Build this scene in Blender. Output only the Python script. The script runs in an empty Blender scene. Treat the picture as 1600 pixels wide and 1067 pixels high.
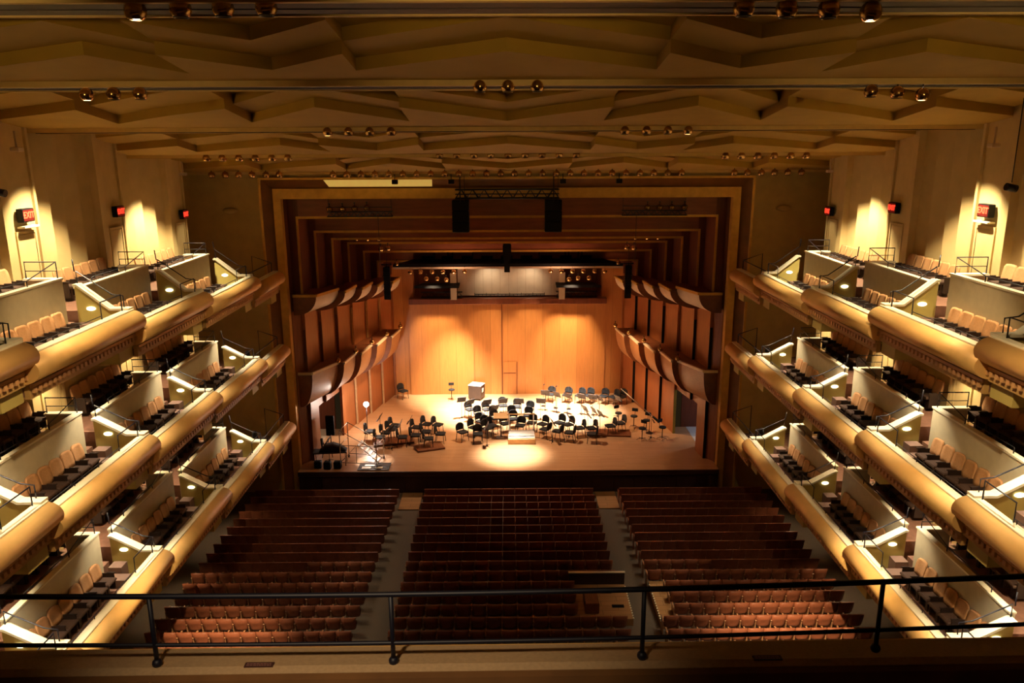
import bpy, bmesh, math, random
from mathutils import Vector, Matrix
random.seed(7)
PI = math.pi
SC = bpy.context.scene
COL = SC.collection

# ------------------------------------------------------------------ camera
def make_camera():
    pitch, roll, yaw = math.radians(13.89), math.radians(0.25), math.radians(0.3)
    f = Vector((math.sin(yaw)*math.cos(pitch), math.cos(yaw)*math.cos(pitch), -math.sin(pitch)))
    r = Vector((math.cos(yaw), -math.sin(yaw), 0)); u = r.cross(f)
    c, s = math.cos(roll), math.sin(roll)
    r2 = c*r - s*u; u2 = s*r + c*u
    cd = bpy.data.cameras.new('camera'); cam = bpy.data.objects.new('camera', cd); COL.objects.link(cam)
    cd.sensor_width = 36.0; cd.lens = 36.0*1225/1600; cd.clip_end = 200; cd.clip_start = 0.05
    m = Matrix((( r2.x, u2.x, -f.x, 0), (r2.y, u2.y, -f.y, 0), (r2.z, u2.z, -f.z, 15.8), (0,0,0,1)))
    cam.matrix_world = m
    SC.camera = cam
make_camera()

# ------------------------------------------------------------------ world, exposure
w = bpy.data.worlds.new('world'); SC.world = w; w.use_nodes = True
w.node_tree.nodes['Background'].inputs[0].default_value = (1.0, 0.6, 0.25, 1)
w.node_tree.nodes['Background'].inputs[1].default_value = 0.02
SC.view_settings.view_transform = 'Standard'; SC.view_settings.look = 'None'
SC.view_settings.gamma = 1; SC.view_settings.exposure = -0.38
SC.view_settings.use_curve_mapping = False

def spot(name, loc, to, watts, deg, col=(1, .74, .42), blend=.5, size=.08):
    ld = bpy.data.lights.new(name, 'SPOT'); ld.energy = watts; ld.color = col
    ld.spot_size = math.radians(deg); ld.spot_blend = blend; ld.shadow_soft_size = size
    o = bpy.data.objects.new(name, ld); COL.objects.link(o); o.location = loc
    o.rotation_euler = (Vector(to)-Vector(loc)).to_track_quat('-Z', 'Y').to_euler(); return o
def point(name, loc, watts, col=(1, .7, .38), size=.15):
    ld = bpy.data.lights.new(name, 'POINT'); ld.energy = watts; ld.color = col; ld.shadow_soft_size = size
    o = bpy.data.objects.new(name, ld); COL.objects.link(o); o.location = loc; return o

YS = [11.6, 17.0, 22.25, 27.5, 33.0, 36.6]
TIER = {3: [11.65, 11.3, 10.9, 10.55, 10.2], 2: [7.8, 7.5, 7.2, 6.95, 6.65], 1: [4.0, 3.7, 3.4, 3.1, 2.75]}
def base(d): return 19.4-.127*d

WARM = (1, .70, .36)
spot('ledge_fill_spot', (-1.6, .5, 17.4), (-.9, 4.5, 12.5), 1100, 38, (1, .74, .46), 1, .2)  # unseen spot added to brighten the balcony ledge
for x in (-1.3, 1.6):
    spot('recess_light', (x, 48.9, 8.3), (x*.8, 50.1, 7.2), 110, 120, (1, .8, .55), 1)
# unseen spots added as fill to brighten the ceiling
for x in (-9, 0, 9):
    spot('ceiling_fill_spot', (x, 2.5, 16.5), (x*.9, 16, 18.5), 1550, 34, (1, .66, .24), .9, .3)
# stage lamps
STAGE_COL = (1, .70, .40)
spot('stage_front_light', (-.1, 41.2, 10.9), (.15, 39.0, 0), 52000, 23, (1, .88, .70), 1, .5)
for x in (-1.4, 3.4):
    spot('stage_rear_light', (x, 44.6, 8.5), (x, 45.7, 0), 48000, 52, (1, .90, .76), 1)
spot('stage_rear_light', (-3.6, 46.0, 8.4), (-3.4, 48.6, 0), 19000, 50, (1, .84, .6), 1)
spot('stage_wash_light', (0, 42.0, 10.2), (0, 42.6, 0), 5600, 110, (1, .68, .42), 1)
for x, p in ((-4.6, 5600), (-1.2, 2000), (1.4, 2600), (3.9, 8200)):
    spot('back_wall_light', (x, 46.6, 8.6), (x, 49.5, 2.6), p, 50, (1, .72, .40), 1)
for q in (-1, 1):
    spot('shell_side_light', (q*4.6, 44.0, 8.0), (q*8.4, 44.5, 1.2), 2600, 60, (1, .62, .3), .9)
    spot('shell_upper_light', (q*3, 44.6, 8.0), (q*2.5, 46.8, 11.5), 260, 150, (1, .5, .28), .9)
spot('left_front_floor_light', (-8.9, 37.6, 6.5), (-7.0, 38.1, 0), 3800, 17, (1, .9, .8), .3)
point('wing_light', (12.6, 41.3, 3.3), 190, (.75, .85, 1.0), .2)
point('wing_light', (-12.6, 41.0, 3.3), 170, (1, .85, .6), .2)
# ceiling ball lamps that are switched on: they light the boxes and the seats below
for q in (-1, 1):
    spot('ceiling_lamp_light', (q*5.5, 12.5, 17.5), (q*12.4, 17.5, 3), 5200, 48, WARM, .9)
    spot('ceiling_lamp_light', (q*9.15, 18.0, 16.7), (q*12.0, 22.5, 3), 3000, 56, WARM, .9)
    spot('ceiling_lamp_light', (q*5.4, 24.3, 16.1), (q*12.4, 30.0, 3), 1500, 44, WARM, .9)
spot('ceiling_lamp_light', (5.5, 12.5, 17.5), (9.6, 23.0, -1), 66000, 19, WARM, 1)
spot('ceiling_lamp_light', (-5.5, 12.5, 17.5), (-9.9, 22.4, -1), 60000, 17, WARM, 1)
for q in (-1, 1):
    for yy, pw, cone in ((19.3, 2300, 72), (23.1, 3900, 84), (30.3, 4000, 88), (33.8, 420, 56)):
        spot('wall_wash_light', (q*12.3, yy, base(yy)-.45), (q*13.2, yy, 11), pw, cone, (1, .80, .48), .6)
    for k in range(4):
        y1 = YS[k+1]
        for t in (2, 1):
            zt = TIER[t+1][k+1]-1.12
            spot('soffit_light', (q*13.2, y1+.1, zt), (q*13.15, y1+.1, 0), 420, 96, (1, .78, .46), .6, .06)
            spot('box_light', (q*11.5, y1-.5, zt), (q*11.5, y1-.6, 0), 620, 96, (1, .82, .56), .7, .06)
        spot('aisle_light', (q*12.6, y1-1.2, 1.2), (q*12.4, y1-1.2, -1), 110, 110, WARM, .6, .06)

# ------------------------------------------------------------------ materials
def mat(name, col, rough=.6, metal=0.0, noise=0.0, nscale=4.0, emit=None, estr=0, spec=.5, col2=None, stretch=(1, 1, 1), bump=0.0, tex='noise'):
    m = bpy.data.materials.new(name); m.use_nodes = True
    nt = m.node_tree; b = nt.nodes['Principled BSDF']
    b.inputs['Base Color'].default_value = (*col, 1); b.inputs['Roughness'].default_value = rough
    b.inputs['Metallic'].default_value = metal; b.inputs['Specular IOR Level'].default_value = spec
    if emit: b.inputs['Emission Color'].default_value = (*emit, 1); b.inputs['Emission Strength'].default_value = estr
    c2 = col2 or tuple(c*(1-noise) for c in col)
    tc = nt.nodes.new('ShaderNodeTexCoord'); mp = nt.nodes.new('ShaderNodeMapping')
    mp.inputs['Scale'].default_value = stretch; nt.links.new(tc.outputs['Object'], mp.inputs[0])
    n = nt.nodes.new('ShaderNodeTexNoise'); n.inputs['Scale'].default_value = nscale; n.inputs['Detail'].default_value = 5
    nt.links.new(mp.outputs[0], n.inputs['Vector'])
    if noise or col2:
        r = nt.nodes.new('ShaderNodeValToRGB'); r.color_ramp.elements[0].position = .32; r.color_ramp.elements[1].position = .68
        r.color_ramp.elements[0].color = (*c2, 1); r.color_ramp.elements[1].color = (*col, 1)
        nt.links.new(n.outputs['Fac'], r.inputs[0]); nt.links.new(r.outputs[0], b.inputs['Base Color'])
    if bump:
        bp = nt.nodes.new('ShaderNodeBump'); bp.inputs['Strength'].default_value = bump; bp.inputs['Distance'].default_value = .02
        nt.links.new(n.outputs['Fac'], bp.inputs['Height']); nt.links.new(bp.outputs[0], b.inputs['Normal'])
    return m
def planks(name, colA, colB, w, h, mortar, rough=.4, vertical=False, bias=0):
    """wood boards: brick pattern of planks with grain"""
    m = bpy.data.materials.new(name); m.use_nodes = True; nt = m.node_tree; b = nt.nodes['Principled BSDF']
    tc = nt.nodes.new('ShaderNodeTexCoord'); mp = nt.nodes.new('ShaderNodeMapping')
    nt.links.new(tc.outputs['Object'], mp.inputs[0])
    if vertical:      # boards run upwards
        sx = nt.nodes.new('ShaderNodeSeparateXYZ'); cx = nt.nodes.new('ShaderNodeCombineXYZ')
        nt.links.new(tc.outputs['Object'], sx.inputs[0]); nt.links.new(sx.outputs['Z'], cx.inputs['X']); nt.links.new(sx.outputs['X'], cx.inputs['Y']); nt.links.new(cx.outputs[0], mp.inputs[0])
    br = nt.nodes.new('ShaderNodeTexBrick'); br.inputs['Scale'].default_value = 1
    br.inputs['Brick Width'].default_value = w; br.inputs['Row Height'].default_value = h
    br.inputs['Mortar Size'].default_value = mortar; br.inputs['Bias'].default_value = bias
    br.inputs['Color1'].default_value = (*colA, 1); br.inputs['Color2'].default_value = (*colB, 1)
    br.inputs['Mortar'].default_value = tuple(c*.45 for c in colA)+(1,)
    nt.links.new(mp.outputs[0], br.inputs['Vector'])
    n = nt.nodes.new('ShaderNodeTexNoise'); n.inputs['Scale'].default_value = 3; n.inputs['Detail'].default_value = 6
    mp2 = nt.nodes.new('ShaderNodeMapping'); mp2.inputs['Scale'].default_value = (.6, 6, 1) if not vertical else (6, 6, .5)
    nt.links.new(tc.outputs['Object'], mp2.inputs[0]); nt.links.new(mp2.outputs[0], n.inputs['Vector'])
    mx = nt.nodes.new('ShaderNodeMixRGB'); mx.blend_type = 'MULTIPLY'; mx.inputs[0].default_value = .35
    nt.links.new(br.outputs['Color'], mx.inputs[1]); nt.links.new(n.outputs['Fac'], mx.inputs[2])
    nt.links.new(mx.outputs[0], b.inputs['Base Color']); b.inputs['Roughness'].default_value = rough
    return m
M = {}
M['ceil'] = mat('olive_tan_plaster', (.40, .245, .026), .75, noise=.1, nscale=1.5)
M['beam'] = mat('beam_plaster_brightened', (.72, .50, .18), .6, noise=.1)  # lighter than the ceiling, painting in light caught by the flanges
M['slot'] = mat('dark_slot', (.035, .015, .006), .6, noise=.3)
M['wall'] = mat('cream_wall_paint', (.66, .50, .23), .6, noise=.12, nscale=2)
M['fwall'] = mat('tan_wall_paint', (.58, .42, .15), .7, noise=.15, nscale=2)
M['box'] = mat('box_paint', (.52, .43, .13), .6, noise=.08)
M['parapet'] = mat('parapet_paint', (.60, .53, .36), .6, noise=.1)
M['soffit'] = mat('soffit_paint', (.50, .30, .10), .6, noise=.1)
M['steps'] = mat('step_carpet', (.20, .12, .095), .9, noise=.15)
M['cap'] = mat('white_cap_paint', (.88, .82, .62), .4, noise=.04)
M['gold'] = mat('gold_roll_paint', (.78, .47, .16), .5, .15, noise=.12, nscale=2.2)
M['goldtrim'] = mat('gold_trim', (.72, .42, .08), .4, .3, noise=.2, nscale=3)
M['dentil'] = mat('dentil_paint', (.62, .34, .14), .5, noise=.1)
M['cove'] = mat('brown_cove', (.24, .095, .018), .5, noise=.25, nscale=2)
M['carpet'] = mat('grey_brown_carpet', (.15, .115, .09), .95, noise=.3, nscale=60)
M['boxfloor'] = mat('box_floor_wood', (.26, .13, .09), .5, noise=.3, nscale=6)
M['stage'] = planks('stage_floor_boards', (.62, .36, .19), (.56, .31, .155), 2.4, .14, .004, .33)
M['stagefront'] = mat('stage_apron_dark_wood', (.045, .014, .008), .6, noise=.3)
M['backwall'] = planks('honey_wood_panels', (.62, .26, .075), (.50, .20, .055), 40, 1.12, .008, .38, True)
M['shell'] = mat('shell_wood_shaded', (.17, .042, .015), .45, noise=.3, nscale=2.5, stretch=(3, 3, .4))  # same wood as the shell sides, darkened to paint in the upper shade
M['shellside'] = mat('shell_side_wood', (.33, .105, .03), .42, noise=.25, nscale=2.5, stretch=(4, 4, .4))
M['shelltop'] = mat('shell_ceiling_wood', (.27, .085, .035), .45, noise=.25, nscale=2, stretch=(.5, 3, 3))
M['hull'] = mat('slatted_hull_wood', (.40, .18, .07), .4, noise=.3, nscale=5, stretch=(1, 1, 9))
M['hullend'] = mat('hull_end_wood', (.22, .07, .025), .45, noise=.3)
M['pale'] = mat('pale_plaster', (.62, .50, .36), .5, noise=.12, nscale=2)
M['edge'] = mat('pale_shelf_edge', (.78, .66, .48), .35, noise=.05)
M['black'] = mat('black_paint', (.004, .004, .006), .6, noise=.2, spec=.2)
M['blackmetal'] = mat('black_metal', (.015, .014, .017), .35, .4, noise=.2)
M['rail'] = mat('navy_black_rail_paint', (.006, .006, .016), .5, noise=.2, nscale=12)
M['ball'] = mat('polished_gold', (.62, .40, .17), .16, 1.0, noise=.15)
M['ballin'] = mat('lamp_interior', (.06, .035, .015), .5, .3)
M['lit'] = mat('lit_lens', (1, 1, 1), .5, emit=(1, .93, .75), estr=26)
M['steplit'] = mat('step_light_lens', (1, 1, 1), .5, emit=(1, .88, .6), estr=6)
M['dimlens'] = mat('faint_glow_lens', (.75, .7, .6), .2, emit=(1, .8, .5), estr=.25)  # lens of a lamp that is off, given a faint emission
M['exit'] = mat('exit_letters', (1, .1, .05), .5, emit=(1, .045, .02), estr=2.6)
M['exitbg'] = mat('exit_face', (.10, .01, .008), .4, emit=(1, .02, .01), estr=.10)
M['seatwood'] = mat('red_brown_seat_wood', (.29, .095, .05), .38, noise=.3, nscale=5, stretch=(1, 1, 1))
M['seatfab'] = mat('dark_brown_upholstery', (.07, .035, .022), .85, noise=.25, nscale=25)
M['cushion'] = mat('dark_red_cushion', (.09, .02, .015), .9, noise=.25, nscale=20)
M['tanfab'] = mat('tan_seat_upholstery', (.58, .30, .13), .8, noise=.15, nscale=20)
M['darkseat'] = mat('dark_seat_shell', (.035, .02, .016), .5, noise=.3)
M['arm'] = mat('armrest_wood', (.40, .20, .10), .4, noise=.2)
M['chairfab'] = mat('charcoal_fabric', (.014, .014, .017), .85, noise=.3, nscale=30)
M['chrome'] = mat('chrome', (.7, .7, .72), .12, 1.0)
M['stand'] = mat('dark_stand_metal', (.03, .02, .02), .5, .2, noise=.2)
M['grey'] = mat('pale_grey_paint', (.62, .62, .62), .5, noise=.1)
M['wood'] = mat('light_plywood', (.62, .38, .17), .5, noise=.2, nscale=5, stretch=(1, 6, 1))
M['platwood'] = planks('platform_boards', (.55, .30, .13), (.47, .25, .10), 1.2, .3, .01, .5)
M['ledge'] = mat('worn_ledge_paint', (.50, .33, .17), .7, noise=.14, nscale=40, bump=.2)
M['ledgebrown'] = mat('ledge_brown_edge', (.20, .085, .02), .7, noise=.3, nscale=3)
M['maroon'] = mat('maroon_velvet', (.055, .01, .012), .9, noise=.2, nscale=8)
M['plaque'] = mat('brown_plaque', (.07, .025, .02), .5, noise=.2)
M['plaquetext'] = mat('plaque_text', (.33, .16, .13), .5)
M['alu'] = mat('aluminium_tube', (.42, .36, .3), .35, .7, noise=.1)
M['glowplaster'] = mat('plaster_painted_glow', (.8, .6, .25), .6, noise=.15, nscale=3, emit=(1, .62, .13), estr=.55)  # plaster, not a lamp; its lit look is put in as emission
M['yellow'] = mat('yellow_green_edge', (.42, .36, .06), .6, noise=.1)
M['bluefloor'] = mat('wing_floor', (.55, .55, .55), .5, noise=.1)
M['bulb'] = mat('bulb_glass', (1, 1, 1), .5, emit=(1, .86, .78), estr=60)

# ------------------------------------------------------------------ mesh helpers
class MB:
    def __init__(s): s.v = []; s.f = []; s.sm = []
    def add(s, vs, fs, smooth=False):
        n = len(s.v); s.v += [tuple(p) for p in vs]
        for f in fs: s.f.append([i+n for i in f]); s.sm.append(smooth)
    def box(s, x0, x1, y0, y1, z0, z1):
        v = [(x, y, z) for x in (x0, x1) for y in (y0, y1) for z in (z0, z1)]
        s.add(v, [(0,1,3,2),(4,6,7,5),(0,4,5,1),(2,3,7,6),(0,2,6,4),(1,5,7,3)]); return s
    def bbox(s, x0, x1, y0, y1, z0, z1, b=.02):
        """box with chamfered vertical and top edges"""
        if x0 > x1: x0, x1 = x1, x0
        rings = []
        for z, k in ((z0, b), (z0+b, 0), (z1-b, 0), (z1, b)):
            rings.append([(x0+k+(b if False else 0), y0+k, z), (x1-k, y0+k, z), (x1-k, y1-k, z), (x0+k, y1-k, z)])
        v = [p for r in rings for p in r]; f = [(3,2,1,0), (12,13,14,15)]
        for r in range(3):
            for i in range(4): f.append((r*4+i, r*4+(i+1)%4, r*4+4+(i+1)%4, r*4+4+i))
        s.add(v, f); return s
    def prism(s, prof, a0, a1, axis='y', smooth=False, caps=True):
        """prof: 2D points; axis y: (x,z) extruded in y; x: (y,z) in x; z: (x,y) in z"""
        n = len(prof)
        def P(p, a):
            return (p[0], a, p[1]) if axis == 'y' else ((a, p[0], p[1]) if axis == 'x' else (p[0], p[1], a))
        v = [P(p, a0) for p in prof]+[P(p, a1) for p in prof]
        s.add(v, [(i, (i+1) % n, n+(i+1) % n, n+i) for i in range(n)], smooth)
        if caps: s.add(v, [tuple(range(n)), tuple(range(2*n-1, n-1, -1))])
        return s
    def sheet(s, grid, smooth=True):
        r, c = len(grid), len(grid[0]); v = [p for row in grid for p in row]
        s.add(v, [(i*c+j, i*c+j+1, (i+1)*c+j+1, (i+1)*c+j) for i in range(r-1) for j in range(c-1)], smooth); return s
    def tube(s, pts, r, n=6, closed=False):
        pts = [Vector(p) for p in pts]; rings = []
        m = len(pts)
        for i, p in enumerate(pts):
            a = pts[i-1] if (i > 0 or closed) else p; b = pts[(i+1) % m] if (i < m-1 or closed) else p
            t = (b-a).normalized(); up = Vector((0,0,1)) if abs(t.z) < .95 else Vector((1,0,0))
            e1 = t.cross(up).normalized(); e2 = t.cross(e1)
            rings.append([p+e1*(r*math.cos(2*PI*k/n))+e2*(r*math.sin(2*PI*k/n)) for k in range(n)])
        v = [q for ring in rings for q in ring]; f = []
        for i in range(m if closed else m-1):
            i2 = (i+1) % m
            for k in range(n): f.append((i*n+k, i*n+(k+1) % n, i2*n+(k+1) % n, i2*n+k))
        s.add(v, f, True)
        if not closed: s.add(v, [tuple(range(n)), tuple(range(m*n-1, (m-1)*n-1, -1))])
        return s
    def lathe(s, prof, n=16, c=(0, 0, 0), cap=True):
        v = []; 
        for r, z in prof: v += [(c[0]+r*math.cos(2*PI*k/n), c[1]+r*math.sin(2*PI*k/n), c[2]+z) for k in range(n)]
        m = len(prof); s.add(v, [(i*n+k, i*n+(k+1) % n, (i+1)*n+(k+1) % n, (i+1)*n+k) for i in range(m-1) for k in range(n)], True)
        if cap: s.add(v, [tuple(range(n-1, -1, -1)), tuple(range((m-1)*n, m*n))])
        return s
    def rot(s, a, i0=0):
        c, q = math.cos(a), math.sin(a)
        for i in range(i0, len(s.v)): x, y, z = s.v[i]; s.v[i] = (x*c-y*q, x*q+y*c, z)
        return s
    def build(s, name, m, parent=None, fix=True):
        me = bpy.data.meshes.new(name); me.from_pydata(s.v, [], s.f)
        me.polygons.foreach_set('use_smooth', s.sm)
        if fix:
            bm = bmesh.new(); bm.from_mesh(me); bmesh.ops.remove_doubles(bm, verts=bm.verts, dist=1e-5)
            bmesh.ops.recalc_face_normals(bm, faces=bm.faces); bm.to_mesh(me); bm.free()
        me.materials.append(M[m] if isinstance(m, str) else m)
        o = bpy.data.objects.new(name, me); COL.objects.link(o)
        if parent: o.parent = parent
        return o
def tag(o, label=None, cat=None, group=None, kind=None):
    if label: o['label'] = label
    if cat: o['category'] = cat
    if group: o['group'] = group
    if kind: o['kind'] = kind
    return o
def thing(name, label, cat, loc=(0,0,0), rz=0, group=None):
    o = bpy.data.objects.new(name, None); COL.objects.link(o); o.empty_display_size = .1
    o.location = loc; o.rotation_euler = (0, 0, rz); return tag(o, label, cat, group)
def struct(name, mb, m, parent=None):
    o = mb.build(name, m, parent)
    if not parent: o['kind'] = 'structure'
    return o
def dup(root, loc, rz=0, label=None, group=None, scale=None):
    r = root.copy(); COL.objects.link(r); r.location = loc; r.rotation_euler = (0, 0, rz)
    if label: r['label'] = label
    if group: r['group'] = group
    for ch in list(root.children):
        c = ch.copy(); COL.objects.link(c); c.parent = r
        for g in list(ch.children):
            d = g.copy(); COL.objects.link(d); d.parent = c
    return r
class Maker:
    """hands out the prototype first, then copies"""
    def __init__(s, fn): s.fn = fn; s.p = None
    def at(s, loc, rz, label, group):
        if s.p is None:
            s.p = s.fn(); o = s.p; o.location = loc; o.rotation_euler = (0, 0, rz); o['label'] = label; o['group'] = group; return o
        return dup(s.p, loc, rz, label, group)
ORD = ['', 'first', 'second', 'third', 'fourth', 'fifth', 'sixth', 'seventh', 'eighth', 'ninth', 'tenth', 'eleventh', 'twelfth', 'thirteenth', 'fourteenth', 'fifteenth', 'sixteenth']+[f'{i}th' for i in range(17, 21)]+['21st', '22nd', '23rd']+[f'{i}th' for i in range(24, 31)]+['31st', '32nd', '33rd']+[f'{i}th' for i in range(34, 41)]

# ------------------------------------------------------------------ hall floor, stage
def floor_z(y): return -1.2+.025*(36-y) if y < 36 else -1.2
b = MB(); b.prism([(-6, -1.6), (-6, floor_z(-6)), (36, -1.2), (37.2, -1.2), (37.2, -1.6)], -15.2, 15.2, 'x')
struct('floor', b, 'carpet')
b = MB(); b.prism([(-10.6, 36.75), (10.6, 36.75), (10.6, 38), (11.2, 40), (14.5, 40), (14.5, 43), (9.6, 43), (8.3, 49.6), (-8.3, 49.6), (-9.6, 43), (-14.5, 43), (-14.5, 40), (-11.2, 40), (-10.6, 38)], -.25, 0, 'z')
struct('floor_stage', b, 'stage')
b = MB(); b.box(-10.6, 10.6, 36.85, 36.95, -1.2, -.25); b.box(-10.6, 10.6, 36.70, 36.78, -.22, .004)
for i in range(20): b.box(-10.4+i*1.05, -9.46+i*1.05, 36.82, 36.86, -1.15, -.3)
struct('trim_stage_apron', b, 'stagefront')
for s in (-1, 1):
    b = MB(); b.box(s*10.3, s*14.4, 40.02, 42.98, .002, .012); tag(b.build('floor_wing', 'bluefloor' if s > 0 else 'pale'), kind='structure')

# ------------------------------------------------------------------ side walls
def wall_profile(s):
    pts = [(-6, 14.3)]
    ends = [6.2]+YS[1:5]
    y = -6
    for k, e in enumerate(ends):
        n = 4 if k else 8; y1 = e-.5; st = (y1-y)/n
        for i in range(n):
            pts += [(y+i*st, 14.32), (y+i*st+.12, 14.34), (y+(i+1)*st-.02, 13.98+.06*(i % 2))]
        pts += [(e-.5, 13.80), (e-.12, 13.80), (e-.12, 13.94), (e+1.15, 13.94), (e+1.15, 13.86), (e+1.27, 13.86)]
        y = e+1.27
    pts += [(y, 14.9), (37.1, 15.0)]
    return pts
for s, nm in ((-1, 'wall_left'), (1, 'wall_right')):
    p = wall_profile(s)
    poly = [(s*u, y) for y, u in p]
    b = MB(); lo = []; hi = []
    for x, y in poly: lo.append((x, y, -1.3)); hi.append((x, y, base(y)+.75))
    b.sheet([lo, hi], False)
    lo2 = [(s*15.2, y, -1.3) for x, y in poly]; hi2 = [(s*15.2, y, base(y)+.75) for x, y in poly]
    b.sheet([lo2, hi2], False)
    struct(nm, b, 'wall')
# doors on the wall bays, one per tier and bay
dn = 0
for s in (-1, 1):
    for t in (1, 2, 3):
        for k in range(1, 4):
            y = YS[k+1]+.08; z0 = TIER[t][k+1 if k+1 < 5 else 4]+.36 if False else TIER[t][k]+.05; dn += 1
            fr = MB(); u = 13.92
            for (a, c, z, zz) in ((y, y+.08, z0, z0+2.1), (y+.88, y+.96, z0, z0+2.1), (y, y+.96, z0+2.1, z0+2.18)):
                fr.box(s*(u-.05), s*u, a, c, z, zz)
            o = MB(); o.box(s*(u-.03), s*(u-.001), y+.09, y+.87, z0, z0+2.08); d = o.build(f'door_{dn}', 'wall'); d['kind'] = 'structure'
            fr.build('door_frame', 'wall', d)
b = MB(); b.box(-15.2, 15.2, -6.3, -6.1, -1.6, 21); struct('wall_back', b, 'fwall')
# wall that faces the hall beside and over the proscenium
b = MB()
for s in (-1, 1): b.box(s*11.3, s*15.2, 37.05, 37.4, -1.3, 15.2)
b.box(-11.3, 11.3, 37.05, 37.4, 14.42, 15.2)
struct('wall_front', b, 'fwall')

# ------------------------------------------------------------------ ceiling
P = [(0, 3.0, 2.9, 4.9), (3, 4.65, 3.1, 4.8), (4.65, 6.4, 4.8, 3.1), (6.4, 7.7, 5.2, 3.1), (7.7, 9.5, 3.1, 4.1), (9.5, 11.2, 4.1, 5.1), (11.2, 15.0, 3.2, 5.2)]
Q = [(0, 2.7, 4.9, 2.4), (2.7, 4.8, 4.9, 2.3), (4.8, 7.1, 2.3, 5.0), (7.1, 9.0, 2.5, 3.7), (9.0, 10.9, 3.7, 5.2), (10.9, 15.0, 2.6, 5.0)]
def ceiling_bay(y0, y1, pat):
    b = MB(); seg = []
    sc = (y1-y0)/6.2
    for (a, c, d0, d1) in pat: seg.append((a, c, y0+d0*sc, y0+d1*sc))
    full = [(-c, -a, e1, e0) for (a, c, e0, e1) in reversed(seg)]+seg
    R = .24; G = 1.7*sc
    def Z(y, l): return base(y)+R*l
    for i, (a, c, e0, e1) in enumerate(full):
        f0, f1 = max(y0, e0-G), max(y0, e1-G)
        rows = [(y0, y0, 2), (f0, f1, 2)], [(f0, f1, 1), (e0, e1, 1)], [(e0, e1, 0), (y1, y1, 0)]
        for (p, q) in rows:
            b.add([(a, p[0], Z(p[0], p[2])), (c, p[1], Z(p[1], p[2])), (c, q[1], Z(q[1], q[2])), (a, q[0], Z(q[0], q[2]))], [(0,1,2,3)])
        b.add([(a, f0, Z(f0, 2)), (c, f1, Z(f1, 2)), (c, f1, Z(f1, 1)), (a, f0, Z(f0, 1))], [(0,1,2,3)])
        b.add([(a, e0, Z(e0, 1)), (c, e1, Z(e1, 1)), (c, e1, Z(e1, 0)), (a, e0, Z(e0, 0))], [(0,1,2,3)])
        if i+1 < len(full):   # step faces where the zigzag jumps
            n0 = full[i+1][2]; x = c
            for m0, m1, l in ((max(y0, e1-G), max(y0, n0-G), 2), (e1, n0, 1)):
                if abs(m0-m1) > .01:
                    b.add([(x, m0, Z(m0, l)), (x, m1, Z(m1, l)), (x, m1, Z(m1, l-1)), (x, m0, Z(m0, l-1))], [(0,1,2,3)])
    return b
BY = [12.4, 18.0, 24.3, 30.7, 37.05]
big = MB()
for i in range(4):
    c = ceiling_bay(BY[i]+.5, BY[i+1]-.55, P if i % 2 == 0 else Q); big.add(c.v, c.f)
big.add([(-15, -6.2, base(0)+.3), (15, -6.2, base(0)+.3), (15, 2, base(2)+.3), (-15, 2, base(2)+.3)], [(0,1,2,3)])
big.add([(-15, 2, base(2)+.3), (15, 2, base(2)+.3), (15, 12.1, base(12.1)+.5), (-15, 12.1, base(12.1)+.5)], [(0,1,2,3)])
o = big.build('ceiling', 'ceil', fix=False); o['kind'] = 'structure'
roof = MB(); roof.prism([(-6.3, 21), (37.4, 16.4), (37.4, 16.6), (-6.3, 21.3)], -15.2, 15.2, 'x'); struct('ceiling_roof_slab', roof, 'slot')
for i, y in enumerate(BY):
    z = base(y); e = thing('ceiling_beam', ['ceiling beam nearest the camera, cut by the top edge of the photo', 'second ceiling beam, with three lamps at its centre', 'third ceiling beam, with two groups of four lamps', 'fourth ceiling beam, with three groups of small lamps', 'last ceiling beam, directly in front of the proscenium'][i], 'beam', (0, y, z), 0)
    f = MB(); f.box(-14.9, 14.9, -.62, -.50, -.04, .5); f.box(-14.9, 14.9, .46, .58, -.06, .3); f.build('beam_flange', 'beam', e)
    f = MB(); f.box(-14.9, 14.9, -.5, .46, -.035, .2); f.box(-14.9, 14.9, -.05, .05, -.05, -.036); f.build('lamp_track', 'slot', e)

# ------------------------------------------------------------------ ball lamps
def make_ball(lit):
    def fn():
        t = thing('ball_spotlight', '', 'ceiling lamp')
        R = .155; n = 12
        b = MB(); prof = [(.03, R)]+[(R*math.sin(a), R*math.cos(a)) for a in [PI*k/n for k in range(1, 9)]]+[(R*math.sin(PI*.72), R*math.cos(PI*.72)), (R*math.sin(PI*.76)-.01, R*math.cos(PI*.72)-.02)]
        b.lathe(prof, 20, cap=False); b.build('ball_shade', 'ball', t)
        b = MB(); b.tube([(0, 0, R-.01), (0, 0, R+.14)], .02, 8); b.lathe([(.05, R+.11), (.05, R+.14)], 12); b.build('stem', 'blackmetal', t)
        b = MB(); z = R*math.cos(PI*.72); b.lathe([(.01, z+.01), (.085, z), (.112, z+.015)], 16)
        b.build('lamp_lens', 'lit' if lit else 'dimlens', t)
        if not lit:
            b = MB(); b.lathe([(.112, z+.01), (.112, z-.025), (.085, z-.025), (.085, z+.0)], 16, cap=False); b.build('baffle_ring', 'ballin', t)
        return t
    return fn
ball_lit = Maker(make_ball(True)); ball = Maker(make_ball(False))
def balls(pts, what, group, sc=1.0, lits=()):
    pts = sorted(pts)
    if 'beam' in what or 'proscenium' in what: pts = [(x*(y-.55)/y, y-.55, 15.8+(z-15.8)*(y-.55)/y) for x, y, z in pts]
    for i, p in enumerate(pts):
        lit = i in lits
        lab = f"{'lit' if lit else 'unlit'} gold ball lamp {what}, {ORD[i+1]} from left"
        o = (ball_lit if lit else ball).at(p, 0, lab, group); o.scale = (sc,)*3
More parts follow.
